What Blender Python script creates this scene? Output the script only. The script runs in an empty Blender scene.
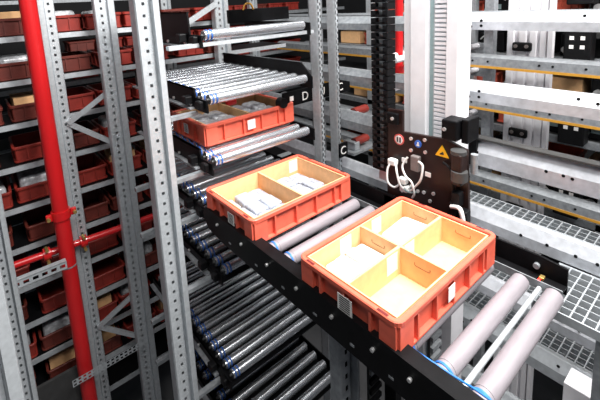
import bpy, bmesh, math, random
from mathutils import Vector, Matrix
random.seed(7)
C = bpy.context.scene.collection
H = 4.2            # camera height above the floor; heights below are given relative to the camera and lifted by H

# ---------------------------------------------------------------- camera
cam_d = bpy.data.cameras.new('camera'); cam = bpy.data.objects.new('camera', cam_d); C.objects.link(cam)
r0 = Vector((0.78074701, -0.62248439, -0.05428899)); r1 = Vector((-0.14474606, -0.09565604, -0.98483425)); r2 = Vector((0.60785088, 0.77676451, -0.16478533))
cam.matrix_world = Matrix(((r0.x, -r1.x, -r2.x, 0), (r0.y, -r1.y, -r2.y, 0), (r0.z, -r1.z, -r2.z, H), (0, 0, 0, 1)))
cam_d.sensor_width = 36; cam_d.lens = 391/600*36
cam_d.shift_x = (300-275.5)/600; cam_d.shift_y = -(200-68)/600
cam_d.clip_start = .02
sc = bpy.context.scene; sc.camera = cam
# ---------------------------------------------------------------- world, lights, exposure
w = bpy.data.worlds.new('world'); sc.world = w; w.use_nodes = True
w.node_tree.nodes['Background'].inputs[0].default_value = (.75, .85, 1, 1)
w.node_tree.nodes['Background'].inputs[1].default_value = .035
def area(name, loc, sx, sy, power, rot=(0, 0, 0), col=(1, .985, .96)):
    d = bpy.data.lights.new(name, 'AREA'); d.shape = 'RECTANGLE'; d.size = sx; d.size_y = sy; d.energy = power; d.color = col
    o = bpy.data.objects.new(name, d); C.objects.link(o); o.location = (loc[0], loc[1], loc[2]+H); o.rotation_euler = rot
    return o
def aim(o, t): o.rotation_euler = (Vector((t[0], t[1], t[2]+H))-o.location).to_track_quat('-Z', 'Y').to_euler()
area('aisle_ceiling_light', (1.15, .45, 1.7), .35, 1.6, 54)
aim(area('hall_ceiling_light', (1.8, -1.35, 3.0), 2.2, 1.0, 215), (1.3, 1.4, -.8))
aim(area('lower_left_fill_light', (-.2, -.3, 2.2), .3, 1.6, 38), (.9, 2.0, -1.4))  # added fill that brightens the lower left conveyors, not a fitting of the hall
aim(area('far_side_fill_light', (2.35, .6, 2.6), .5, 2.6, 34), (2.8, .9, -.6))  # added fill that lifts the background behind the right-hand beams
sc.view_settings.view_transform = 'Standard'; sc.view_settings.look = 'None'
sc.view_settings.exposure = 1.0; sc.view_settings.gamma = 1; sc.view_settings.use_curve_mapping = False

# ---------------------------------------------------------------- materials
def mat(name, col, rough=.5, metal=0, var=.06, scale=30, bump=0, stretch=(1, 1, 1), spec=.5, emit=0, coat=0):
    m = bpy.data.materials.new(name); m.use_nodes = True; nt = m.node_tree; b = nt.nodes['Principled BSDF']
    tc = nt.nodes.new('ShaderNodeTexCoord'); mp = nt.nodes.new('ShaderNodeMapping'); mp.inputs['Scale'].default_value = stretch
    nz = nt.nodes.new('ShaderNodeTexNoise'); nz.inputs['Scale'].default_value = scale; nz.inputs['Detail'].default_value = 4
    nt.links.new(tc.outputs['Object'], mp.inputs[0]); nt.links.new(mp.outputs[0], nz.inputs['Vector'])
    cr = nt.nodes.new('ShaderNodeValToRGB'); nt.links.new(nz.outputs['Fac'], cr.inputs[0])
    lo = [max(0, c*(1-var*2)) for c in col[:3]]; hi = [min(1, c*(1+var*2)) for c in col[:3]]
    cr.color_ramp.elements[0].position = .3; cr.color_ramp.elements[1].position = .7
    cr.color_ramp.elements[0].color = (*lo, 1); cr.color_ramp.elements[1].color = (*hi, 1)
    nt.links.new(cr.outputs[0], b.inputs['Base Color'])
    b.inputs['Roughness'].default_value = rough; b.inputs['Metallic'].default_value = metal
    b.inputs['Specular IOR Level'].default_value = spec
    if coat: b.inputs['Coat Weight'].default_value = coat
    if bump:
        bp = nt.nodes.new('ShaderNodeBump'); bp.inputs['Strength'].default_value = bump; bp.inputs['Distance'].default_value = .002
        nt.links.new(nz.outputs['Fac'], bp.inputs['Height']); nt.links.new(bp.outputs[0], b.inputs['Normal'])
    if emit: b.inputs['Emission Color'].default_value = (*col, 1); b.inputs['Emission Strength'].default_value = emit
    return m
def s(r, g, b): return tuple(((c/255+.055)/1.055)**2.4 if c > 10 else c/255/12.92 for c in (r, g, b))
M = dict(
    galv=mat('galvanised_steel', s(196, 201, 205), .42, .5, .05, 45, .05),
    galv_dull_or_shaded=mat('dull_or_shaded_galvanised_steel', s(150, 154, 158), .5, .45, .10, 40, .05),  # dull steel parts, and the shaded look of the tower's left beams
    white=mat('white_painted_aluminium', s(230, 228, 232), .45, .0, .02, 20),
    black=mat('black_painted_steel', s(12, 12, 14), .5, 0, .15, 30, spec=.14),
    brownblack=mat('dark_brown_plate', s(36, 22, 20), .42, .0, .15, 20, spec=.3),
    blackpl=mat('black_plastic', s(13, 13, 15), .5, 0, .15, 40, spec=.2),
    steel=mat('bright_zinc_roller', s(208, 211, 216), .27, .85, .02, 12, 0, (.3, 8, 8)),
    rubber=mat('grey_roller_sleeve', s(134, 128, 133), .5, .05, .05, 18, .05, (.6, 3, 3)),
    tote=mat('orange_red_plastic', s(222, 100, 78), .42, 0, .05, 25),
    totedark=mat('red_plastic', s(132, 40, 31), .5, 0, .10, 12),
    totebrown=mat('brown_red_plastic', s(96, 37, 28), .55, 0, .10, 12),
    slot=mat('dark_red_recess', s(96, 18, 16), .6),
    card=mat('tan_cardboard', s(228, 180, 130), .8, 0, .04, 30, .1),
    cardlt=mat('pale_cardboard', s(232, 190, 140), .8, 0, .04, 30, .1),
    carddk=mat('brown_cardboard', s(150, 105, 66), .85, 0, .08, 30, .1),
    paper=mat('white_paper', s(214, 213, 211), .7, 0, .02, 30),
    pack=mat('printed_white_film', s(160, 166, 178), .45, 0, .22, 45),
    clear=mat('grey_plastic_film', s(190, 192, 196), .25, .1, .2, 40),
    label=mat('label_paper', s(226, 224, 220), .7, 0, .02),
    ink=mat('black_ink', s(40, 40, 44), .7),
    blue=mat('blue_belt', s(40, 110, 190), .45, 0, .05),
    bluedk=mat('dark_blue_belt', s(36, 84, 160), .45, 0, .05),
    red=mat('red_pipe_paint', s(194, 24, 28), .35, 0, .04, 6, 0, (1, 1, .3), coat=.3),
    yellow=mat('yellow_profile', s(190, 138, 48), .5, 0, .05),
    sign_y=mat('warning_yellow', s(250, 190, 20), .5, 0, .02),
    sign_r=mat('sticker_red', s(210, 90, 85), .5, 0, .02),
    sign_w=mat('sticker_white', s(235, 232, 230), .5, 0, .02),
    sign_b=mat('sticker_blue', s(50, 100, 190), .5, 0, .02),
    cable=mat('white_cable', s(228, 228, 226), .5, 0, .02),
    teal=mat('grey_teal_groove', s(140, 160, 162), .5, .2, .05),
    gbox=mat('grey_terminal_box', s(120, 112, 110), .5, 0, .06),
    brass=mat('brass_bolt', s(210, 180, 110), .35, .8, .05),
    zinc=mat('zinc_bolt', s(225, 225, 225), .3, .7, .03),
    panel=mat('grey_sheet_panel', s(70, 70, 70), .5, .3, .06, 20),
    concrete=mat('dark_concrete', s(90, 90, 92), .8, 0, .1, 3, .1),
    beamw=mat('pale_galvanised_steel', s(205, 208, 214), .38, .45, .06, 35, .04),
    wallm=mat('dim_wall_paint', s(40, 40, 42), .9, 0, .05, 3),
    led=mat('red_indicator', s(255, 40, 30), .4, 0, 0, emit=2.0),
)

# ---------------------------------------------------------------- mesh helpers
ORG = {}            # world position of every parent
class MB:
    def __init__(self): self.v = []; self.f = []; self.sm = []
    def add(self, vs, fs, smooth=False):
        n = len(self.v); self.v += [Vector(p) for p in vs]; self.f += [tuple(i+n for i in q) for q in fs]; self.sm += [smooth]*len(fs); return self
    def box(self, x0, x1, y0, y1, z0, z1):
        x0, x1 = sorted((x0, x1)); y0, y1 = sorted((y0, y1)); z0, z1 = sorted((z0, z1))
        return self.add([(x0,y0,z0),(x1,y0,z0),(x1,y1,z0),(x0,y1,z0),(x0,y0,z1),(x1,y0,z1),(x1,y1,z1),(x0,y1,z1)],
                        [(0,3,2,1),(4,5,6,7),(0,1,5,4),(1,2,6,5),(2,3,7,6),(3,0,4,7)])
    def bbox(self, x0, x1, y0, y1, z0, z1, bv=.003, seg=2):
        bm = bmesh.new(); bmesh.ops.create_cube(bm, size=1)
        for v in bm.verts: v.co = Vector(((x0+x1)/2+v.co.x*abs(x1-x0), (y0+y1)/2+v.co.y*abs(y1-y0), (z0+z1)/2+v.co.z*abs(z1-z0)))
        bmesh.ops.bevel(bm, geom=bm.edges[:], offset=bv, segments=seg, affect='EDGES', profile=.5)
        bm.verts.index_update(); self.add([v.co.copy() for v in bm.verts], [[v.index for v in f.verts] for f in bm.faces], seg > 2); bm.free(); return self
    def prism(self, pts, ax, a0, a1):     # polygon of 2 coordinates extruded along axis ax
        n = len(pts)
        def mk(p, a): return (a, p[0], p[1]) if ax == 0 else (p[0], a, p[1]) if ax == 1 else (p[0], p[1], a)
        vs = [mk(p, a0) for p in pts]+[mk(p, a1) for p in pts]
        fs = [tuple(range(n)), tuple(range(2*n-1, n-1, -1))]+[(i, (i+1) % n+0, (i+1) % n+n, i+n) for i in range(n)]
        return self.add(vs, fs)
    def cyl(self, p0, p1, r, n=14, r1=None, caps=True):
        p0 = Vector(p0); p1 = Vector(p1); d = (p1-p0).normalized(); a = d.orthogonal().normalized(); b = d.cross(a); r1 = r if r1 is None else r1
        vs = []; 
        for p, rr in ((p0, r), (p1, r1)):
            for i in range(n):
                t = 2*math.pi*i/n; vs.append(p+(a*math.cos(t)+b*math.sin(t))*rr)
        self.add(vs, [(i, (i+1) % n, (i+1) % n+n, i+n) for i in range(n)], True)
        if caps: self.add(vs[:n], [tuple(range(n-1, -1, -1))]); self.add(vs[n:], [tuple(range(n))])
        return self
    def tube(self, pts, r, n=8, sub=5):
        P = [Vector(p) for p in pts]; Q = []
        for i in range(len(P)-1):
            a = P[max(i-1, 0)]; b = P[i]; c = P[i+1]; d = P[min(i+2, len(P)-1)]
            for k in range(sub):
                t = k/sub; Q.append(.5*((2*b)+(c-a)*t+(2*a-5*b+4*c-d)*t*t+(3*b-a-3*c+d)*t**3))
        Q.append(P[-1])
        up = None; vs = []
        for i, q in enumerate(Q):
            d = (Q[min(i+1, len(Q)-1)]-Q[max(i-1, 0)]).normalized()
            a = d.orthogonal().normalized() if up is None else (up-d*up.dot(d)).normalized()
            up = a; b = d.cross(a)
            for k in range(n): t = 2*math.pi*k/n; vs.append(q+(a*math.cos(t)+b*math.sin(t))*r)
        fs = [(i*n+k, i*n+(k+1) % n, (i+1)*n+(k+1) % n, (i+1)*n+k) for i in range(len(Q)-1) for k in range(n)]
        return self.add(vs, fs, True)
    def bar(self, p0, p1, w, t, up=(0, 0, 1)):     # a flat bar from p0 to p1, width w along up, thickness t
        p0 = Vector(p0); p1 = Vector(p1); d = (p1-p0).normalized(); n = d.cross(Vector(up)).normalized(); u = n.cross(d).normalized()
        vs = [p+u*a*w/2+n*b*t/2 for p in (p0, p1) for a, b in ((-1,-1),(1,-1),(1,1),(-1,1))]
        return self.add(vs, [(0,1,2,3),(7,6,5,4),(0,4,5,1),(1,5,6,2),(2,6,7,3),(3,7,4,0)])
    def perf(self, o, u, v, nu, lu, pitch, hw, hh, hu=.5):   # sheet lu wide along u and nu pitches long along v, one rectangular hole per pitch
        o = Vector(o); u = Vector(u); v = Vector(v)
        for i in range(nu):
            b = o+v*pitch*i; c0 = lu*hu-hw/2; c1 = lu*hu+hw/2; d0 = (pitch-hh)/2; d1 = d0+hh
            g = [b+u*x+v*y for x, y in ((0,0),(lu,0),(lu,pitch),(0,pitch),(c0,d0),(c1,d0),(c1,d1),(c0,d1))]
            self.add(g, [(0,1,5,4),(1,2,6,5),(2,3,7,6),(3,0,4,7)])
        return self
    def build(self, name, m, parent=None, local=False, **kw):
        if not local: self.v = [p+Vector((0, 0, H)) for p in self.v]
        lo = Vector((min(p.x for p in self.v), min(p.y for p in self.v), min(p.z for p in self.v)))
        hi = Vector((max(p.x for p in self.v), max(p.y for p in self.v), max(p.z for p in self.v)))
        o3 = Vector(((lo.x+hi.x)/2, (lo.y+hi.y)/2, lo.z))
        me = bpy.data.meshes.new(name); me.from_pydata([p-o3 for p in self.v], [], self.f); me.validate()
        if len(me.polygons) == len(self.sm): me.polygons.foreach_set('use_smooth', self.sm)
        bm = bmesh.new(); bm.from_mesh(me)
        if not kw.pop('keep', False): bmesh.ops.recalc_face_normals(bm, faces=bm.faces)
        bm.to_mesh(me); bm.free()
        me.materials.append(M[m] if isinstance(m, str) else m)
        o = bpy.data.objects.new(name, me); C.objects.link(o)
        if parent:
            o.parent = parent; o.location = o3-ORG[parent.name]
        else: o.location = o3
        ORG[o.name] = o3
        sol = kw.pop('solid', 0)
        if sol: md = o.modifiers.new('sheet', 'SOLIDIFY'); md.thickness = sol; md.offset = -1
        for k, val in kw.items(): o[k] = val
        return o
def thing(name, label, cat, loc=(0, 0, 0), group=None, kind=None):
    o = bpy.data.objects.new(name, None); C.objects.link(o); o.location = Vector(loc)+Vector((0, 0, H)); o.empty_display_size = .05
    ORG[o.name] = Vector(o.location); o['label'] = label
    if cat: o['category'] = cat
    if group: o['group'] = group
    if kind: o['kind'] = kind
    return o
def copy_tree(o, parent=None):
    c = o.copy(); C.objects.link(c); c.parent = parent
    for ch in o.children: copy_tree(ch, c)
    return c
def put(part, parent, loc):      # a copy of one part (and its pieces) under another thing, at a camera-relative place
    c = copy_tree(part, parent); c.location = Vector(loc)+Vector((0, 0, H))-ORG[parent.name]; return c
ORD = ['first','second','third','fourth','fifth','sixth','seventh','eighth','ninth','tenth','eleventh','twelfth','thirteenth','fourteenth','fifteenth','sixteenth']

# ---------------------------------------------------------------- setting
fl = MB().box(-5, 8, -5, 8, -H-.1, -H).build('floor', 'concrete'); fl['kind'] = 'structure'; fl['label'] = 'dark grey concrete hall floor far below the racks'
wb = MB().box(-5, 8, 7.9, 8, -H, 3.4).build('wall_back', 'wallm'); wb['kind'] = 'structure'; wb['label'] = 'dim hall wall behind the storage racks'
wr = MB().box(7.9, 8, -5, 7.9, -H, 3.4).build('wall_right', 'wallm'); wr['kind'] = 'structure'; wr['label'] = 'dim hall wall behind the lift frame'

# ---------------------------------------------------------------- rack uprights
def upright(parent, x, y, z0, z1, flip=False, wp=.065, wf=.045, d=.07, pitch=.05, hw=.012, hh=.014, m='galv', edge=.012, two=False):
    """open steel section facing -Y: perforated web beside a plain flange; flip swaps the two"""
    sx = -1 if flip else 1; n = int(round((z1-z0)/pitch)); z1 = z0+n*pitch
    X = lambda a: x+sx*a
    b = MB()
    def sheet(pts):
        for (a0, d0), (a1, d1) in zip(pts[:-1], pts[1:]):
            b.add([(X(a0), y+d0, z0), (X(a1), y+d1, z0), (X(a1), y+d1, z1), (X(a0), y+d0, z1)], [(0, 1, 2, 3)])
    sheet([(.0, d), (.0, edge*.6), (edge*.4, 0), (edge, 0)])
    b.perf((X(edge), y, z0), (sx, 0, 0), (0, 0, 1), n, wp-edge, pitch, hw, hh, .5 if not two else .3)
    sheet([(wp, 0), (wp+.002, .008), (wp+.008, .008), (wp+.010, -.026), (wp+wf-.004, -.022), (wp+wf, -.016), (wp+wf, d), (wp+wf-.02, d)])
    sheet([(edge*.3, d*.75), (wp+.004, d*.75)])
    o = b.build('upright', m, parent, keep=True)
    return o

# ================================================================= storage rack behind, along X at y = 3
rack = thing('storage_rack', 'tall dim galvanised storage rack with shelves of red totes on the left', 'rack', (.7, 3.2, -H))
upright(rack, .72, 2.9, -3.7, .7, m='galv', wp=.075, wf=.055, d=.06, hw=.015, hh=.017)
upright(rack, .505, 3.06, -3.7, .7, flip=True, wp=.06, wf=.06, hw=.015, hh=.017)
upright(rack, 1.72, 3.0, -2.2, .7, wp=.07, wf=.055, hw=.015, hh=.02)
upright(rack, -.055, 2.62, -3.7, .7, wp=.05, wf=.035, hw=.012, hh=.015, flip=False)
for z in (.89, -.77, -2.43):
    MB().bar((.485, 3.05, z), (.735, 2.97, z+.18), .034, .02).build('brace', 'galv', rack)
    MB().bar((.485, 3.06, z), (.735, 2.98, z-.185), .034, .02).build('brace', 'galv', rack)
for z in (.0, -.7, -1.4): MB().bar((1.1, 2.99, z-.30), (1.73, 2.99, z+.02), .045, .02).build('brace', 'galv', rack)
LZ = [-.125-.295*k for k in range(-1, 11)]
for i, z in enumerate(LZ):
    MB().box(-1.2, 2.6, 3.125, 3.145, z-.04, z-.004).build('shelf_beam', 'galv', rack)
    MB().box(-1.2, 2.6, 3.5, 3.53, z-.05, z-.004).build('shelf_beam', 'galv_dull_or_shaded', rack)
    MB().box(-1.2, 2.6, 3.14, 3.505, z-.012, z-.002).build('shelf_deck', 'blackpl', rack)
MB().box(.02, .30, 2.96, 2.985, -3.1, -2.585).build('cover_panel', 'panel', rack)
b = MB(); b.perf((.235, 2.80, -2.585), (0, 0, 1), (1, 0, 0), 16, .0275, .032, .014, .018); b.perf((.235, 2.80, -2.5575), (0, 0, 1), (1, 0, 0), 16, .0275, .032, .014, .018)
b.build('perforated_strip', 'galv', rack, keep=True)
b = MB(); b.perf((.0, 2.68, -1.62), (0, 0, 1), (1, 0, 0), 6, .05, .05, .02, .03, .5); b.box(0, .3, 2.68, 2.72, -1.573, -1.568)
b.build('slotted_strut', 'galv', rack, keep=True)
# near post at the lower left, slots larger
np_ = thing('rack_post', 'bright galvanised post with large slots at the lower left corner', 'post', (-.08, 1.42, -H))
upright(np_, -.125, 1.4, -H, 0.4, wp=.06, wf=.045, pitch=.05, hw=.014, hh=.02)
# tall frame post beside the roller levels
fp = thing('rack_upright', 'bright perforated steel upright standing left of the roller levels', 'upright', (.6, 1.68, -H))
upright(fp, .564, 1.64, -H, .9, wp=.058, wf=.040, hw=.0125, hh=.013)

# ---------------------------------------------------------------- far rack row
far = thing('back_rack', 'distant dark rack with shelves seen through the roller levels', 'rack', (2.5, 4.9, -H))
for x in (.6, 1.9, 3.2, 4.5): upright(far, x, 4.6, -3.0, 1.0, wp=.07, wf=.05, pitch=.1, hw=.02, hh=.03)
for k in range(-2, 7):
    z = -.125-.295*k
    MB().box(-.5, 5.2, 4.62, 4.66, z-.05, z-.004).build('shelf_beam', 'galv_dull_or_shaded', far)
    MB().box(-.5, 5.2, 4.66, 5.1, z-.012, z-.002).build('shelf_deck', 'panel', far)

# ---------------------------------------------------------------- totes
def rrect(lx, ly, ins, r, n=4):
    hx = lx/2-ins; hy = ly/2-ins; r = max(.002, r-ins); out = []
    for cx, cy, a in ((hx-r, hy-r, 0), (-hx+r, hy-r, 90), (-hx+r, -hy+r, 180), (hx-r, -hy+r, 270)):
        for i in range(n+1): t = math.radians(a+90*i/n); out.append((cx+r*math.cos(t), cy+r*math.sin(t)))
    return out
def shell(b, lx, ly, loops, r, n=4):
    N = 4*(n+1); vs = []; fs = []
    for ins, z in loops: vs += [(p[0], p[1], z) for p in rrect(lx, ly, ins, r, n)]
    for k in range(len(loops)-1):
        for i in range(N): fs.append((k*N+i, k*N+(i+1) % N, (k+1)*N+(i+1) % N, (k+1)*N+i))
    fs.append(tuple(range(N-1, -1, -1))); fs.append(tuple(range((len(loops)-1)*N, len(loops)*N)))
    b.add(vs, fs)
def tote(label, loc, lx=.608, ly=.404, h=.12, m='tote', ribs=(5, 3), group=None, detail=True, name='tote'):
    t = thing(name, label, 'tote', loc, group)
    b = MB(); wi = .018 if detail else .013
    shell(b, lx, ly, [(.010, 0), (.005, .006), (.005, .012), (wi+.003, .014), (wi, h-.020), (.001, h-.018), (0, h-.003), (.003, h), (.015, h), (.0175, h-.004), (.021, .006)], .028)
    b.build('body', m, t, local=True).location = (0, 0, 0)
    rb = []
    nx, ny = ribs
    for i in range(nx):
        x = -lx/2+lx*(i+1)/(nx+1)
        for sy in (-1, 1): rb.append((x-.004, x+.004, sy*(ly/2-.022), sy*(ly/2-.004)))
    for i in range(ny):
        y = -ly/2+ly*(i+1)/(ny+1)
        for sx in (-1, 1): rb.append((sx*(lx/2-.022), sx*(lx/2-.004), y-.004, y+.004))
    if detail:
        for sx in (-1, 1):
            for sy in (-1, 1):
                rb.append((sx*(lx/2-.013), sx*(lx/2-.078), sy*(ly/2-.022), sy*(ly/2-.004)))
                rb.append((sx*(lx/2-.022), sx*(lx/2-.004), sy*(ly/2-.013), sy*(ly/2-.068)))
    for q in rb:
        c = MB().box(q[0], q[1], q[2], q[3], .008, h-.017).build('rib', m, t, local=True); c.location = c.location+Vector((0, 0, 0)); fixloc(c, q, t)
    if detail:
        for q in ((-lx/2+.003, -lx/2+.012, ly/2-.075, ly/2-.04), (-lx/2+.003, -lx/2+.012, -ly/2+.04, -ly/2+.075),
                  (lx/2-.011, lx/2-.004, ly/2-.12, ly/2-.09), (lx/2-.011, lx/2-.004, -ly/2+.045, -ly/2+.075)):
            c = MB().box(*q, h-.001, h+.0006).build('rim_slot', 'slot', t, local=True); fixloc(c, (q[0], q[1], q[2], q[3]), t, h-.001)
    return t
def fixloc(c, q, t, z=.008): c.location = ((q[0]+q[1])/2, (q[2]+q[3])/2, z)
def local_part(b, name, m, t, **kw):       # part whose mesh is given in the thing's own coordinates
    o = b.build(name, m, t, local=True, **kw); o.location = ORG[o.name]; return o
def barcode(t, face, u, z, w=.035, h=.05, off=0, lines=7):
    """white label with dark bars on the -X or -Y side of a tote"""
    b = MB()
    if face == 'x': b.box(off-.0015, off, u-w/2, u+w/2, z-h/2, z+h/2)
    else: b.box(u-w/2, u+w/2, off-.0015, off, z-h/2, z+h/2)
    o = local_part(b, 'label', 'label', t, label='white barcode label')
    b = MB()
    if not lines: return
    for i in range(lines):
        zz = z-h/2+h*(i+.7)/(lines+.6)
        if face == 'x': b.box(off-.0021, off-.0014, u-w*.36, u+w*.36, zz, zz+h*.06)
        else: b.box(u-w*.36, u+w*.36, off-.0021, off-.0014, zz, zz+h*.06)
    k = b.build('barcode', 'ink', None, local=True); k.parent = o; k.location = ORG[k.name]-Vector(o.location)
def carton(label, loc, lx, ly, h, m='card', slot_end=True, lab=None, group=None):
    t = thing('carton_tray', label, 'carton', loc, group); th = .005
    local_part(MB().box(-lx/2, lx/2, -ly/2, ly/2, 0, th), 'base', m, t)
    for q in ((-lx/2, lx/2, -ly/2, -ly/2+th), (-lx/2, lx/2, ly/2-th, ly/2), (-lx/2, -lx/2+th, -ly/2+th, ly/2-th), (lx/2-th, lx/2, -ly/2+th, ly/2-th)):
        local_part(MB().box(*q, th, h), 'wall', m, t)
    if slot_end:
        zz = h*.68; b = MB(); x = lx/2-th-.0006; w = .028
        b.tube([(x, w, zz+.006), (x, w, zz-.002), (x, w*.75, zz-.006), (x, -w*.75, zz-.006), (x, -w, zz-.002), (x, -w, zz+.006)], .0013, 6, 4)
        local_part(b, 'handle_slot', 'carddk', t)
    if lab is not None:
        x = lab; b = MB().box(x-.03, x+.03, ly/2-th-.001, ly/2-th+.0002, h*.30, h*.93)
        local_part(b, 'paper_label', 'paper', t)
    return t
def packet(label, loc, lx, ly, lz, rot=(0, 0, 0), m='paper', group=None, bv=.35):
    o = MB().bbox(-lx/2, lx/2, -ly/2, ly/2, 0, lz, min(lx, ly, lz)*bv, 3).build('packet', m, None, local=True)
    o.location = Vector(loc)+Vector((0, 0, H)); o.rotation_euler = rot; o['label'] = label; o['category'] = 'packet'
    if group: o['group'] = group
    return o

ZT = -.983          # roller tops of the lift
T1 = (1.0905, .738, ZT)
t1 = tote('orange-red tote with four cardboard compartments, nearest on the rollers', T1)
barcode(t1, 'x', -.008, .058, .058, .056, -.304+.0035)
barcode(t1, 'y', -.02, .062, .04, .05, -.202+.0035, 0)
cz = ZT+.0065; cw, cl = .1785, .2785
def T1c(sx, sy): return (T1[0]+sx*.1395, T1[1]+sy*.0895, cz)
carton('cardboard compartment holding several white packets, at the left end of the nearest tote', T1c(-1, 1), cl, cw, .108, lab=.05)
carton('cardboard compartment holding one rounded white packet, at the far corner of nearest tote', T1c(1, 1), cl, cw, .108, lab=-.045)
carton('empty cardboard compartment with handle slot, nearest corner of the nearest tote', T1c(-1, -1), cl, cw, .108, lab=.085)
carton('empty brightly lit cardboard compartment, right-hand corner of the nearest tote', T1c(1, -1), cl, cw, .108, lab=-.09)
A = T1c(-1, 1)
for i, (dx, dy, lx, ly, lz, rz) in enumerate(((-.105, .0, .056, .155, .038, .03), (-.048, -.003, .052, .155, .046, -.03), (.005, .002, .050, .155, .042, .03), (.057, .0, .050, .15, .05, -.02), (.107, -.002, .046, .15, .044, .02))):
    packet(f'white paper packet, {ORD[i]} from the left in the nearest tote\'s left compartment', (A[0]+dx, A[1]+dy, A[2]+.004), lx, ly, lz, (0, .0, rz), group='white packets in the nearest tote', bv=.2)
Bc = T1c(1, 1)
packet('rounded white packet alone in the far compartment of the nearest tote', (Bc[0]+.03, Bc[1]-.005, Bc[2]+.004), .19, .135, .058, (0, 0, .08), bv=.42)

T2 = (1.095, 1.42, ZT)
t2 = tote('orange-red tote with two compartments of printed packs, middle one on the rollers', T2, ribs=(4, 2))
barcode(t2, 'x', -.03, .06, .05, .05, -.304+.0035)
for sx, lb, nm in ((-1, None, 'left'), (1, .10, 'right')):
    c = (T2[0]+sx*.1395, T2[1], cz)
    carton(f'cardboard tray of printed white packs in the {nm} half of the middle tote', c, cl, .357, .108, m='card', slot_end=False, lab=lb)
    i = 0
    for ix in range(3):
        for iy in range(3):
            dx = (ix-1)*.082+random.uniform(-.004, .004); dy = (iy-1)*.106+random.uniform(-.004, .004)
            packet(f'printed white film pack, {("left","middle","right")[ix]} of the {("near","centre","far")[iy]} row in the middle tote\'s {nm} tray',
                   (c[0]+dx, c[1]+dy, c[2]+.004), .076, .1, .022+.012*random.random()+(.010 if sx < 0 else 0), (0, 0, random.uniform(-.06, .06)), 'pack', 'printed packs in the middle tote', .28)
# small upright cards at the left inside edge of the middle tote are part of the packs

T3 = (1.17, 1.915, -.735+.0265)
t3 = tote('orange-red tote with brown dividers waiting on the upper roller level', T3, ribs=(4, 2))
barcode(t3, 'x', .015, .06, .05, .05, -.304+.0035); barcode(t3, 'y', -.015, .06, .05, .052, -.202+.0035, 0)
for sx, nm in ((-1, 'left'), (1, 'right')):
    c = (T3[0]+sx*.1395, T3[1], T3[2]+.0065)
    carton(f'brown cardboard tray in the {nm} half of the tote on the upper rollers', c, cl, .357, .108, m='cardlt' if sx < 0 else 'carddk', slot_end=False, lab=None)
    for ix in range(2):
        for iy in range(2):
            packet(f'grey film pack, {("left","right")[ix]} of the {("near","far")[iy]} row in the upper tote\'s {nm} tray',
                   (c[0]+(ix-.5)*.12, c[1]+(iy-.5)*.165, c[2]+.004), .105, .145, .072+.012*random.random(), (0, 0, random.uniform(-.06, .06)), 'clear', 'grey film packs in the upper tote', .25)
packet('small red packet at the back of the tote on the upper rollers', (T3[0]+.075, T3[1]+.15, T3[2]+.088), .08, .03, .035, (0, 0, .1), 'red')

# totes on the dim rack
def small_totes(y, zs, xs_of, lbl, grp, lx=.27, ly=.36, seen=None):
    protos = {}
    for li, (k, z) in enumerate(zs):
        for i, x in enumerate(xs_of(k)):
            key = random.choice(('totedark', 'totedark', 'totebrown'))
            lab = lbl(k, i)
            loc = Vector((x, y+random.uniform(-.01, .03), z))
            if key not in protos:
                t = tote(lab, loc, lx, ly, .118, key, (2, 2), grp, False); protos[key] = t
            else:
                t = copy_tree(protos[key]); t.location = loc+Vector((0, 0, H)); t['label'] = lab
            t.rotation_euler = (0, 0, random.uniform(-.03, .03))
            ORG[t.name] = Vector(t.location)
SH = [(k, -.125-.295*k) for k in range(0, 10)]
def xs_left(k):
    rnd = random.Random(40+k); x = -.36+rnd.uniform(0, .1) if k < 5 else -.1+rnd.uniform(0, .1); out = []
    end = 1.95 if k < 5 else 1.35
    while x < end:
        out.append(x); x += .285+rnd.choice((0, 0, .02, .06))
    return out
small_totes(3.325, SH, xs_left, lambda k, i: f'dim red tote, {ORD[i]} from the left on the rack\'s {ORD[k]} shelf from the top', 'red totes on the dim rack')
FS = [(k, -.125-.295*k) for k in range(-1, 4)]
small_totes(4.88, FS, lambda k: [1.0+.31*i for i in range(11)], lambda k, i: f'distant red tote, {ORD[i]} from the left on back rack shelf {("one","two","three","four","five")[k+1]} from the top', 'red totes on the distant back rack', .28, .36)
# cartons and bags standing in some rack totes
rnd = random.Random(3)
for k, z in SH:
    xs = xs_left(k)
    for i, x in enumerate(xs):
        if rnd.random() < .5:
            tan = rnd.random() < .55
            o = MB().bbox(-.1, .1, -.12, .12, 0, .13+.03*rnd.random(), .004 if tan else .03, 2 if tan else 3).build('carton' if tan else 'packet', 'card' if tan else 'clear', None, local=True)
            o.location = (x, 3.34, z+.0075+H); o.rotation_euler = (0, 0, rnd.uniform(-.1, .1))
            o['label'] = f'{"tan carton" if tan else "grey film bag"} inside the {ORD[i]} tote from the left on the rack\'s {ORD[k]} shelf'
            o['category'] = 'carton' if tan else 'packet'; o['group'] = 'goods in the dim rack totes'

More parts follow.
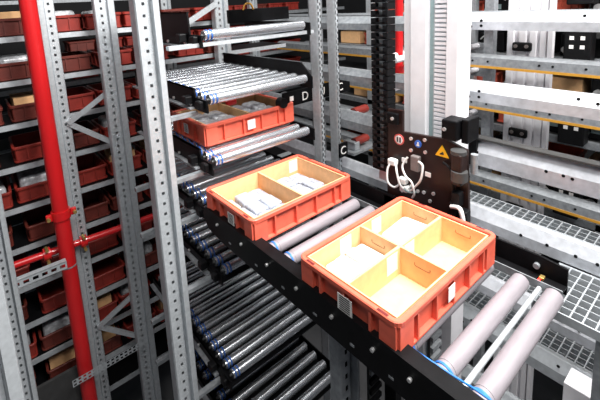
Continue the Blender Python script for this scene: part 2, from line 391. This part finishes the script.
# ================================================================= sprinkler pipes
rp = thing('sprinkler_riser', 'bright red vertical sprinkler pipe in front of the left rack', 'pipe', (.335, 2.9, -H))
MB().cyl((.336, 2.9, -H), (.336, 2.9, 1.0), .05, 24).build('pipe', 'red', rp)
for z in (-1.335, -1.345): pass
MB().cyl((.336, 2.9, -1.375), (.336, 2.9, -1.315), .06, 24).build('coupling', 'red', rp)
for sx in (-1, 1):
    MB().bbox(.336+sx*.075-.018, .336+sx*.075+.018, 2.875, 2.9, -1.37, -1.32, .006).build('coupling_lug', 'red', rp)
    MB().cyl((.336+sx*.08, 2.85, -1.345), (.336+sx*.08, 2.9, -1.345), .012, 8).build('coupling_bolt', 'brass', rp)
MB().cyl((.336, 2.9, -1.735), (.336, 2.9, -1.725), .0515, 24).build('weld_ring', 'galv_dull_or_shaded', rp)
hp = thing('sprinkler_branch', 'thin red horizontal sprinkler pipe crossing behind the uprights', 'pipe', (.4, 2.96, -1.68))
MB().cyl((-.9, 2.985, -1.60), (1.02, 2.985, -1.665), .024, 16).build('pipe', 'red', hp)
for x, z in ((.225, -1.638), (.46, -1.646)):
    MB().cyl((x-.022, 2.985, z), (x+.022, 2.985, z), .042, 16).build('clamp', 'red', hp)
    for dz in (-.045, .045): MB().cyl((x, 2.93, z+dz), (x, 2.985, z+dz), .011, 8).build('clamp_bolt', 'brass', hp)

# ================================================================= roller conveyors
def roller_proto(parent, m, r, x0, x1, belt='bluedk', grooves=2):
    """roller along X, its mesh centred on the axis; drive end at the -X side"""
    b = MB().cyl((x0+.05, 0, 0), (x1, 0, 0), r, 20)
    o = b.build('roller', m, None, local=True); o.parent = parent
    sub = []
    b = MB().cyl((x0, 0, 0), (x0+.05, 0, 0), r*.96, 18); k = b.build('drive_end', 'steel' if m == 'steel' else 'rubber', None, local=True); sub.append(k)
    b = MB()
    for g in range(grooves): b.cyl((x0+.010+.02*g, 0, 0), (x0+.017+.02*g, 0, 0), r*1.06, 18)
    k = b.build('drive_belt', belt, None, local=True); sub.append(k)
    b = MB().cyl((x0-.012, 0, 0), (x1+.014, 0, 0), r*.28, 8); k = b.build('axle', 'panel', None, local=True); sub.append(k)
    for k in sub: k.parent = o; k.location = ORG[k.name]-ORG[o.name]
    return o
XL, XR = .845, 1.455
def set_roller(o, parent, y, z, r):
    o.location = Vector(((XL+.05+XR)/2, y, z-r))+Vector((0, 0, H))-ORG[parent.name]
ROLL = {}
def station(k, z, label, yb=2.55, y0=1.6, pitch=.085, n=None, plate=.045, r=.025, rp=.02):
    t = thing('roller_conveyor', label, 'conveyor', (1.15, 2.0, z-.08), 'stacked roller levels')
    n = n or int((yb-y0)/pitch)
    for i in range(n):
        if 'st' not in ROLL: ROLL['st'] = roller_proto(t, 'steel', r, XL, XR); o = ROLL['st']
        else: o = copy_tree(ROLL['st'], t)
        set_roller(o, t, y0+pitch*i, z, r)
    ye = y0+pitch*(n-1)+.06 if n > 1 else yb
    # left side plate: full height behind, stepped down at the front end
    MB().prism([(y0-.035, z-.055), (y0-.035, z+.004), (y0+.075, z+.004), (y0+.085, z+plate), (ye, z+plate), (ye, z-.055)], 0, XL-.03, XL-.022).build('side_plate', 'black', t)
    MB().box(XL-.055, XL-.03, y0+.09, ye, z-.055, z-.047).build('plate_flange', 'galv_dull_or_shaded', t)
    MB().box(XL-.03, XL-.018, y0+.085, ye, z+plate-.006, z+plate).build('plate_edge', 'black', t)
    MB().prism([(y0-.035, z-.055), (y0-.035, z+.012), (y0+.05, z+rp), (ye, z+rp), (ye, z-.055)], 0, XR+.022, XR+.03).build('side_plate', 'black', t)
    MB().bbox(XL-.055, XL-.031, y0-.01, y0+.035, z-.04, z+.0, .006).build('drive_box', 'blackpl', t)
    MB().bbox(XL-.07, XL-.031, y0+.10, y0+.145, z-.03, z+.01, .006).build('drive_box', 'blackpl', t)
    for yy in (y0+.02, y0+.12, y0+.32, y0+.55):
        if yy < ye: MB().cyl((XL-.038, yy, z-.035), (XL-.03, yy, z-.035), .008, 8).build('bolt', 'zinc', t)
    if k == 0: MB().box(.672, 1.53, y0-.012, y0+.02, z-.050, z-.032).build('cross_bar', 'galv', t)
    else: MB().box(.672, .815, y0+.06, y0+.09, z-.08, z-.062).build('cross_bar', 'galv_dull_or_shaded', t)
    if k >= 4: MB().box(XL-.02, XR+.02, y0-.02, ye, z-.054, z-.048).build('gap_shade_sheet', 'black', t)  # black sheet added to give the roller gaps their dark shade
    if k >= 3: MB().box(.675, 1.53, 2.3, 2.33, z-.085, z-.058).build('cross_bar', 'galv_dull_or_shaded', t)
    return t
station(-1, .165, 'roller level above the topmost visible front roller', plate=.11)
station(0, -.13, 'topmost roller level with one bright front roller and a tall black plate', plate=.11, n=1, yb=2.2)
station(1, -.43, 'roller level of dark steel rollers just above the upper tote', rp=.085)
station(2, -.735, 'roller level carrying the tote with brown dividers')
station(3, -1.008, 'roller level directly in line with the lift rollers, behind the middle tote', y0=1.70, plate=.0)
station(4, -1.315, 'first roller level below the lift, with blue belts on its drive ends', n=9, plate=.0)
station(6, -1.93, 'wide roller level low down with many blue drive belts', n=14, pitch=.075, plate=.0)
station(7, -2.24, 'lowest visible roller level beneath the wide one', n=10, y0=1.45, plate=.0)

# --- the lift's own conveyor
lc = thing('lift_conveyor', 'black-railed lift conveyor with grey rollers carrying the two large totes', 'conveyor', (1.13, .9, -1.08))
zr = ZT-.028
ys = [.36, .46, .575, .68, .79, .895, 1.0, 1.105, 1.202, 1.31, 1.42, 1.53]
for i, y in enumerate(ys):
    if i == 0: P0 = roller_proto(lc, 'rubber', .028, XL, XR-.055, 'blue', 2); o = P0
    else: o = copy_tree(P0, lc)
    o.location = Vector(((XL+.05+XR-.055)/2, y, zr-.028))+Vector((0, 0, H))-ORG[lc.name]
MB().cyl((XL-.01, .41, zr-.012), (XR-.03, .41, zr-.012), .008, 10).build('tie_rod', 'galv', lc)
MB().prism([(.12, -1.075), (.12, -.952), (1.58, -.952), (1.63, -.965), (1.64, -1.0), (1.60, -1.06), (1.45, -1.075)], 0, .785, .797).build('side_rail', 'black', lc)
MB().box(.797, .835, .12, 1.58, -.958, -.952).build('rail_flange', 'black', lc)
MB().box(.797, .83, .12, 1.6, -1.075, -1.068).build('rail_flange', 'black', lc)
for y in (.5, .62, .78, .95, 1.12, 1.3, 1.5):
    MB().cyl((.776, y, -.995), (.786, y, -.995), .0065, 6).build('bolt', 'zinc', lc)
for y in (.42, .56, .70, .86, 1.03, 1.2, 1.4):
    MB().box(.7835, .786, y-.008, y+.008, -1.045, -1.038).build('rail_slot', 'galv_dull_or_shaded', lc)
MB().prism([(.345, -1.04), (.345, -.945), (.42, -.935), (1.62, -.935), (1.62, -1.04)], 0, 1.475, 1.484).build('side_rail', 'black', lc)
MB().box(1.43, 1.475, .345, 1.6, -1.012, -1.006).build('rail_flange', 'black', lc)
MB().box(1.428, 1.432, .345, 1.6, -1.03, -.999).build('rail_lip', 'galv_dull_or_shaded', lc)
MB().cyl((1.462, .435, -.972), (1.476, .435, -.972), .010, 14).build('knob', 'galv_dull_or_shaded', lc)
MB().bbox(1.445, 1.465, .405, .42, -1.005, -.994, .002).build('sensor', 'brass', lc)
MB().bbox(1.432, 1.442, .412, .42, -1.003, -.996, .002).build('sensor_light', 'led', lc)
MB().tube([(.84, .535, -.962), (.835, .50, -.955), (.838, .45, -.955), (.85, .41, -.965), (.846, .36, -.955), (.842, .30, -.95)], .0028, 8, 6).build('blue_cable', 'blue', lc)
for y in (.48, .9, 1.4):
    MB().box(.8, 1.47, y-.02, y+.02, -1.07, -1.05).build('cross_member', 'black', lc)

# supports below the lift
sp = thing('lift_support', 'dark slotted support columns beneath the lift conveyor', 'support', (1.0, .9, -H))
upright(sp, .855, .82, -2.2, -1.08, wp=.05, wf=.03, d=.05, hw=.012, hh=.02, m='galv_dull_or_shaded')
for x, y in ((.985, .80), (1.16, .66)):
    b = MB().box(x, x+.06, y, y+.01, -2.2, -1.08); b.build('duct_back', 'panel', sp)
    for i in range(26): MB().box(x, x+.06, y-.012, y, -2.19+.043*i, -2.172+.043*i).build('duct_finger', 'galv_dull_or_shaded' if i % 13 > 5 else 'black', sp)
MB().box(1.065, 1.10, .74, .79, -2.2, -1.08).build('post', 'black', sp)
MB().box(.93, .965, .84, .88, -2.2, -1.08).build('post', 'black', sp)
for i in range(18): MB().box(.928, .967, .835, .84, -2.15+.06*i, -2.13+.06*i).build('post_slot', 'panel', sp)

# ================================================================= lift mast, carriage, chain
ms = thing('lift_mast', 'tall white aluminium lift mast with a toothed strip', 'mast', (1.65, .93, -H))
MB().box(1.60, 1.72, 1.018, 1.058, -H, 1.2).build('edge_profile', 'white', ms)
MB().prism([(1.585, .94), (1.585, 1.015), (1.60, 1.022), (1.70, 1.022), (1.70, .94)], 2, -H, 1.2).build('guide_profile', 'white', ms)
MB().box(1.62, 1.70, .915, .94, -H, 1.2).build('groove', 'teal', ms)
MB().box(1.61, 1.70, .85, .916, -H, 1.2).build('rack_strip', 'galv', ms)
b = MB()
for i in range(190): b.box(1.604, 1.611, .856, .908, -2.9+.02*i, -2.888+.02*i)
b.build('teeth', 'white', ms, kind='stuff')
MB().prism([(1.585, .797), (1.585, .845), (1.60, .851), (1.70, .851), (1.70, .797)], 2, -H, 1.2).build('guide_profile', 'white', ms)

cg = thing('lift_carriage', 'dark brown lift carriage plate with stickers and white cables', 'carriage', (1.52, .88, -1.0))
MB().prism([(1.085, -.95), (1.085, -.52), (1.0, -.515), (1.0, -.615), (.80, -.60), (.705, -.625), (.69, -.93)], 0, 1.50, 1.515).build('plate', 'brownblack', cg)
MB().bbox(1.47, 1.55, .735, .80, -.59, -.505, .006).build('roller_bracket', 'black', cg)
MB().bbox(1.50, 1.60, .705, .732, -.60, -.50, .005).build('roller_bracket', 'black', cg)
MB().bbox(1.48, 1.50, 1.015, 1.075, -.585, -.53, .006).build('roller_bracket', 'black', cg)
for p in ((1.468, .785, -.545), (1.478, 1.04, -.555), (1.497, .955, -.635), (1.497, .955, -.69), (1.497, .888, -.625), (1.497, .885, -.68), (1.497, .845, -.86), (1.497, .95, -.86), (1.497, .92, -.875), (1.497, .89, -.87), (1.497, .86, -.9), (1.497, 1.0, -.90), (1.497, .76, -.76)):
    MB().cyl((p[0]-.004, p[1], p[2]), (p[0]+.006, p[1], p[2]), .008, 8).build('bolt', 'zinc', cg)
MB().bbox(1.44, 1.50, .70, .742, -.76, -.63, .008).build('motor_block', 'brownblack', cg)
MB().cyl((1.46, .715, -.74), (1.46, .715, -.70), .032, 16).build('motor_ring', 'panel', cg)
MB().cyl((1.47, .725, -.635), (1.47, .725, -.62), .03, 16).build('motor_ring', 'panel', cg)
for y, z in ((.73, -.83), (.70, -.9), (.74, -.88), (.72, -.95)): MB().bbox(1.46, 1.50, y-.018, y+.018, z-.03, z+.03, .006).build('connector_block', 'blackpl', cg)
MB().tube([(1.45, .74, -.86), (1.44, .70, -.85), (1.44, .685, -.9), (1.45, .68, -.97)], .009, 8).build('hose', 'cable', cg)
MB().cyl((1.52, .685, -.72), (1.52, .685, -.64), .014, 14).build('cylinder', 'galv_dull_or_shaded', cg)
def sticker(name, y, z, shape, r, m, lab):
    x = 1.4985
    if shape == 'c': pts = [(y+r*math.cos(2*math.pi*i/24), z+r*math.sin(2*math.pi*i/24)) for i in range(24)]
    elif shape == 't': pts = [(y-r, z-r*.75), (y+r, z-r*.75), (y, z+r*.95)]
    else: pts = [(y-r, z-r*.8), (y+r, z-r*.8), (y+r, z+r*.8), (y-r, z+r*.8)]
    return MB().prism(pts, 0, x-.0015, x+.0015).build(name, m, cg, label=lab)
def on(st, name, pts, m, d=.0022):
    k = MB().prism(pts, 0, 1.4985-d, 1.4985-d+.0009).build(name, m, None); k.parent = st; k.location = ORG[k.name]-ORG[st.name]
def disc(y, z, r, n=20): return [(y+r*math.cos(2*math.pi*i/n), z+r*math.sin(2*math.pi*i/n)) for i in range(n)]
st = sticker('prohibition_sticker', 1.018, -.655, 'c', .026, 'sign_r', 'round red prohibition sticker')
on(st, 'sticker_field', disc(1.018, -.655, .0195), 'sign_w')
for dy in (-.007, .007): on(st, 'sticker_symbol', [(1.018+dy-.004, -.668), (1.018+dy+.004, -.668), (1.018+dy+.004, -.643), (1.018+dy-.004, -.643)], 'ink', .0028)
st = sticker('mandatory_sticker', .921, -.652, 'c', .017, 'sign_b', 'small round blue mandatory sticker')
on(st, 'sticker_symbol', [(.914, -.661), (.928, -.661), (.928, -.655), (.924, -.655), (.924, -.643), (.917, -.643), (.917, -.655), (.914, -.655)], 'sign_w')
st = sticker('warning_sticker', .809, -.656, 't', .03, 'sign_y', 'yellow triangular warning sticker')
on(st, 'sticker_symbol', [(.800, -.669), (.819, -.671), (.817, -.665), (.811, -.662), (.809, -.657), (.803, -.658), (.801, -.664)], 'ink')
sticker('plate_label', .99, -.748, 'r', .013, 'sign_w', 'small white label'); sticker('plate_label', .872, -.78, 'r', .013, 'sign_w', 'small white label')
MB().bbox(1.475, 1.50, .905, .945, -.775, -.705, .004).build('terminal_box', 'gbox', cg)
for pts in ([(1.47, .955, -.715), (1.46, .975, -.76), (1.455, .955, -.80), (1.455, .925, -.82), (1.46, .915, -.87), (1.47, .93, -.9)],
            [(1.47, .90, -.72), (1.46, .875, -.73), (1.455, .88, -.79), (1.46, .905, -.83), (1.465, .94, -.87), (1.47, .98, -.88)],
            [(1.475, 1.04, -.76), (1.46, 1.055, -.80), (1.455, 1.05, -.86), (1.465, 1.02, -.88), (1.47, .99, -.85)],
            [(1.475, 1.02, -.765), (1.455, 1.0, -.80), (1.455, .985, -.85), (1.47, .965, -.88)]):
    MB().tube(pts, .005, 8, 6).build('cable', 'cable', cg)
MB().tube([(1.47, .98, -.87), (1.46, .94, -.875), (1.47, .91, -.865)], .004, 8).build('cable', 'teal', cg)
for y, z in ((1.04, -.765), (.985, -.84), (.975, -.875)):
    MB().bbox(1.465, 1.497, y-.02, y+.02, z-.014, z+.014, .005).build('cable_plug', 'cable', cg)
MB().tube([(1.49, .80, -.70), (1.485, .765, -.72), (1.485, .75, -.80), (1.49, .76, -.88)], .006, 8).build('cable', 'blackpl', cg)
MB().box(1.475, 1.515, .69, 1.085, -1.05, -.945).build('lower_bracket', 'black', cg)

dc = thing('cable_chain', 'black ladder-like cable carrier chain hanging beside the mast', 'chain', (1.52, 1.125, -.85))
lk = None
for i in range(37):
    z = -.84+.034*i
    if lk is None:
        b = MB().box(1.50, 1.56, 1.079, 1.106, z, z+.030).box(1.50, 1.56, 1.144, 1.171, z, z+.030).box(1.50, 1.508, 1.09, 1.16, z, z+.012).box(1.552, 1.56, 1.09, 1.16, z, z+.012)
        lk = b.build('chain_link', 'blackpl', dc)
    else:
        c = lk.copy(); C.objects.link(c); c.location = lk.location+Vector((0, 0, .034*i))
MB().box(1.525, 1.535, 1.098, 1.152, -.9, .45).build('flat_cables', 'galv', dc)

# ================================================================= uprights right of the roller levels, lettered bar
for x, nm in ((1.640, 'left'), (1.785, 'right')):
    ru = thing('slotted_upright', nm+' one of two slotted steel uprights at the right of the roller levels', 'upright', (x-.03, 1.66, -H), 'slotted uprights beside the roller levels')
    upright(ru, x, 1.64, -H, .9, flip=True, wp=.040, wf=.012, d=.042, pitch=.036, hw=.016, hh=.022, edge=.006)
    b = MB()
    for i in range(75): b.box(x-.009, x-.003, 1.6375, 1.6395, -1.9+.036*i, -1.9+.036*i+.014)
    b.build('hook_tabs', 'ink', ru, kind='stuff')
def lettered(z, text, label, x0=1.41, x1=2.0, y=1.745, cap=True):
    t = thing('lettered_crossbar', label, 'crossbar', (x0, y, z-.05))
    MB().box(x0, x1, y, y+.012, z-.045, z+.045).build('bar', 'black', t)
    for ch, x in text:
        cu = bpy.data.curves.new('letter', 'FONT'); cu.body = ch; cu.size = .075; cu.extrude = .001; cu.align_x = 'CENTER'
        o = bpy.data.objects.new('letter', cu); C.objects.link(o)
        dg = bpy.context.evaluated_depsgraph_get(); me = bpy.data.meshes.new_from_object(o.evaluated_get(dg)); bpy.data.objects.remove(o)
        me.materials.clear(); me.materials.append(M['sign_w'])
        o = bpy.data.objects.new('letter', me); C.objects.link(o); o.parent = t
        o.rotation_euler = (math.radians(90), 0, 0); o.location = Vector((x, y-.0015, z-.026+H))-ORG[t.name]
    if not cap: return t
    MB().box(x0+.05, x0+.078, 1.742, 1.745, z-.012, z+.016).build('small_label', 'sign_w', t)
    MB().cyl((x0-.03, 1.70, z), (x0-.03, 1.745, z), .03, 14).build('drive_cap', 'blackpl', t)
    return t
lettered(-.575, (('D', 1.585), ('U', 1.733), ('C', 1.905)), 'black crossbar with white letters below the dark roller level')
lettered(-.94, (('C', 1.758),), 'small black plate with one white letter on the right slotted upright', 1.728, 1.80, 1.60, False)
t = thing('black_crossbar', 'plain black crossbar behind the topmost front roller', 'crossbar', (1.6, 2.1, -.11))
MB().bbox(1.3, 1.79, 2.1, 2.13, -.115, -.03, .004).build('bar', 'black', t)
MB().tube([(1.40, 2.09, -.035), (1.42, 2.09, .0), (1.46, 2.09, .0), (1.48, 2.09, -.035)], .006, 8).build('hose_loop', 'yellow', t)

# ================================================================= lift frame beams on the right (x = 1.8) and everything behind
lf = thing('lift_tower', 'pale horizontal beams of the lift tower on the right', 'tower', (1.82, .8, -H))
def cbeam(x, y0, y1, z0, z1, m, name='beam', holes=()):
    t = (z1-z0)
    o = MB().prism([(x, z0), (x, z0+t*.5), (x+.028, z1-.004), (x+.032, z1), (x+.05, z1), (x+.05, z1-.01), (x+.036, z1-.014), (x+.012, z0+t*.45), (x+.008, z0+.01), (x+.05, z0+.008), (x+.05, z0)], 1, y0, y1).build(name, m, lf)
    for y, zz in holes:
        k = MB().cyl((x-.001, y, z0+zz*t), (x+.002, y, z0+zz*t), .0065, 10).build('bolt_hole', 'blackpl', None); k.parent = o; k.location = ORG[k.name]-ORG[o.name]
BH = [(.80, .25), (.80, .55), (.845, .2), (.43, .8), (.37, .7)]
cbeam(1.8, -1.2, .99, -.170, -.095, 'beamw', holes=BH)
cbeam(1.8, .99, 2.6, -.185, -.108, 'galv_dull_or_shaded')  # beam runs left of the mast: shade put into a darker steel colour
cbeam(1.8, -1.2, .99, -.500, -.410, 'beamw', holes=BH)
cbeam(1.8, .99, 2.6, -.500, -.425, 'galv_dull_or_shaded')
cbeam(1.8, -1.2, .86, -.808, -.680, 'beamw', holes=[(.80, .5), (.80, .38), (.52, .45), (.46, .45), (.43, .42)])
cbeam(1.8, .86, 2.6, -.808, -.700, 'galv_dull_or_shaded')
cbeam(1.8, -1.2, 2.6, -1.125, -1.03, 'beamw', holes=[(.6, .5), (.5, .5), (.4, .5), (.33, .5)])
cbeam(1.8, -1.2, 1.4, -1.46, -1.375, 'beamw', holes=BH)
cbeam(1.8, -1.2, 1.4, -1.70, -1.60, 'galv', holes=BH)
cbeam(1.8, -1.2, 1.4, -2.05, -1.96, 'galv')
MB().box(1.79, 1.81, .80, .835, -.81, -.665).build('end_bracket', 'black', lf)
MB().box(1.802, 1.85, -1.2, .82, -.682, -.674).build('dark_ledge', 'panel', lf)
MB().bbox(1.70, 1.80, .10, .385, -2.0, -1.585, .004).build('white_cover', 'white', lf)
MB().box(1.5, 1.56, .19, .262, -H, -1.17).build('post', 'galv_dull_or_shaded', lf)
for y in (.98, 1.95): MB().box(1.86, 1.93, y-.03, y+.03, -H, 1.0).build('column', 'galv_dull_or_shaded', lf)

tr = thing('transfer_rollers', 'pale roller tubes glimpsed between the white mast and the far mast', 'rollers', (2.75, 1.35, -1.0))
for z in (-.40, -.58, -.905, -1.2):
    for dy in (0, .11, .22): MB().cyl((2.1, 1.35+dy, z), (3.0, 1.35+dy, z), .021, 12).build('roller', 'white', tr)
    MB().box(2.98, 3.01, 1.3, 1.62, z-.05, z+.02).build('roller_rail', 'galv_dull_or_shaded', tr)
for z, nm in ((-.742, 'upper'), (-.95, 'lower')):
    t = thing('drive_motor', nm+' small red-capped drive motor between chain and slotted uprights', 'motor', (2.0, 1.66, z-.05))
    MB().cyl((1.93, 1.66, z), (2.06, 1.66, z), .028, 14).build('cap', 'totedark', t)
    MB().bbox(1.90, 1.95, 1.625, 1.73, z-.045, z+.01, .006).build('gearbox', 'galv', t)
    MB().box(1.86, 2.1, 1.60, 1.78, z-.06, z-.045).build('mounting_plate', 'galv_dull_or_shaded', t)
dp = thing('drop_pipe', 'short red vertical pipe behind the left edge of the white mast', 'pipe', (2.3, 1.55, -.52))
MB().cyl((2.3, 1.56, -.5), (2.3, 1.56, .8), .026, 14).build('pipe', 'red', dp)
MB().cyl((2.3, 1.56, -.52), (2.3, 1.56, -.47), .034, 14).build('end_cap', 'red', dp)

# gratings
def grating(label, x0, x1, y0, y1, z, p=.033, q=.033):
    t = thing('walkway_grating', label, 'grating', ((x0+x1)/2, (y0+y1)/2, z-.03))
    b = MB(); x = x0
    while x <= x1+1e-6: b.box(x-.0016, x+.0016, y0, y1, z-.026, z); x += p
    b.build('bearing_bars', 'galv', t, kind='stuff')
    b = MB(); y = y0
    while y <= y1+1e-6: b.box(x0, x1, y-.0022, y+.0022, z-.008, z+.001); y += q
    b.build('cross_bars', 'galv', t, kind='stuff')
    for xx in (x0, x1): MB().box(xx-.003, xx+.003, y0, y1, z-.032, z+.002).build('edge_bar', 'galv', t)
grating('narrow steel grating lying behind the lowest wide pale beam', 1.853, 1.952, -.6, .94, -1.03)
grating('steel grating between the lift rollers and the beam at the right edge', 1.492, 1.79, -.6, .45, -1.13, .042, .036)
grating('steel grating one level down, under the right-hand rollers', 1.853, 2.05, -.6, .94, -1.385)
grating('lowest steel grating seen between the two front rollers', 1.853, 2.2, -.6, .94, -1.62)

# far side rails with yellow strips (x = 2.7)
fr = thing('far_rails', 'grey rails with yellow strips behind the lift frame', 'rails', (2.7, .9, -H))
for k, zy in enumerate((-.202, -.495, -.788, -1.083, -1.345, -1.66)):
    MB().prism([(2.70, zy), (2.70, zy+.055), (2.74, zy+.07), (2.78, zy+.07), (2.78, zy)], 1, -.6, 3.4).build('rail', 'galv_dull_or_shaded', fr)
    MB().box(2.698, 2.73, -.6, 3.4, zy-.016, zy).build('yellow_strip', 'yellow', fr)
    for y in (1.25, 1.15, .85, .78, .62): MB().cyl((2.697, y, zy+.03), (2.70, y, zy+.03), .007, 8).build('rivet', 'blackpl', fr)
for y in (1.193, .10): MB().box(2.80, 2.86, y-.03, y+.03, -H, 1.0).build('column', 'galv_dull_or_shaded', fr)

fm = thing('far_mast', 'wide pale fluted lift mast behind the beams at right', 'mast', (2.95, 1.0, -H))
b = MB(); b.box(2.93, 3.06, .885, 1.12, -H, 1.0); b.build('mast_body', 'white', fm)
for y0, y1 in ((.885, .925), (.94, .985), (1.0, 1.05), (1.075, 1.12)): MB().bbox(2.91, 2.94, y0, y1, -H, 1.0, .006).build('flute', 'white', fm)
MB().box(2.90, 2.95, .85, .875, -H, 1.0).build('side_strip', 'white', fm)
for z in (.08-.02, -.40, -.71, -1.0, -1.28, -1.56):
    o = MB().bbox(2.875, 2.912, .96, 1.075, z-.01, z+.05, .012).build('clamp', 'blackpl', fm)
    for y in (.985, 1.05):
        k = MB().cyl((2.868, y, z+.025), (2.876, y, z+.025), .012, 10).build('clamp_screw', 'gbox', None); k.parent = o; k.location = ORG[k.name]-ORG[o.name]

# equipment rack far right (x about 3.3)
er = thing('equipment_rack', 'dark equipment rack with shelves far behind the right-hand beams', 'rack', (3.5, 1.2, -H))
for y in (-.2, .6, 1.55, 2.6): MB().box(3.3, 3.36, y-.035, y+.035, -H, 1.0).build('post', 'galv', er)
for k in range(-1, 8):
    z = -.2-.295*k
    MB().box(3.3, 3.34, -.6, 3.6, z-.05, z).build('shelf_beam', 'galv_dull_or_shaded', er); MB().box(3.34, 3.8, -.6, 3.6, z-.012, z-.002).build('shelf_deck', 'panel', er)
for k, z in enumerate((.10, -.30, -.86, -1.4)):
    t = thing('control_unit', f'black control unit with small indicator plates, {ORD[k]} from the top behind the right beams', 'control unit', (3.2, .80, z-.25), 'black control units')
    MB().bbox(3.16, 3.28, .71, .86, z-.22, z+.12, .008).build('housing', 'blackpl', t)
    for dy in (-.03, .03):
        for dz in (-.04, -.10): MB().box(3.156, 3.16, .785+dy-.012, .785+dy+.012, z+dz-.012, z+dz+.012).build('indicator_plate', 'sign_w', t)
    MB().bbox(3.17, 3.20, .66, .70, z+.02, z+.05, .005).build('side_lug', 'blackpl', t)
    MB().box(3.27, 3.31, .57, .80, z-.05, z+.0).build('mounting_arm', 'panel', t)
# goods on the equipment rack
rnd = random.Random(12)
for k in range(-1, 6):
    z = -.2-.295*k; y = -.3; i = 0
    while y < 3.3 and i < 11:
        wd = rnd.choice((.2, .26, .3)); kind = rnd.choice(('tote', 'box', 'unit', 'unit')) if y < 1.6 else rnd.choice(('tote', 'tote', 'tote', 'box'))
        lab = f'{ORD[i]} from the right on equipment rack shelf {("one","two","three","four","five","six","seven")[k+1]} from the top'
        if kind == 'unit':
            t = thing('drive_unit', 'black drive unit, '+lab, 'drive unit', (3.5, y+wd/2, z), 'goods on the equipment rack')
            local_part(MB().bbox(-.12, .12, -wd/2+.01, wd/2-.01, 0, .16, .01), 'housing', 'blackpl', t)
            local_part(MB().box(-.125, -.12, -.03, .03, .05, .09), 'name_plate', 'teal', t)
            local_part(MB().cyl((-.16, wd*.3, .05), (-.12, wd*.3, .05), .025, 10), 'motor_end', 'zinc', t)
            local_part(MB().tube([(-.125, -.06, .12), (-.15, -.04, .15), (-.15, .02, .13), (-.125, .06, .1)], .006, 6), 'cable', 'cable', t)
        elif kind == 'box':
            o = MB().bbox(-.12, .12, -wd/2+.012, wd/2-.012, 0, .13, .004).build('carton', 'card', None, local=True); o.location = (3.5, y+wd/2, z+H)
            o['label'] = 'tan carton, '+lab; o['category'] = 'carton'; o['group'] = 'goods on the equipment rack'
        else:
            tote('orange-red tote, '+lab, (3.52, y+wd/2, z), .3, wd-.02, .12, 'tote', (2, 2), 'goods on the equipment rack', False)
        y += wd+.03; i += 1
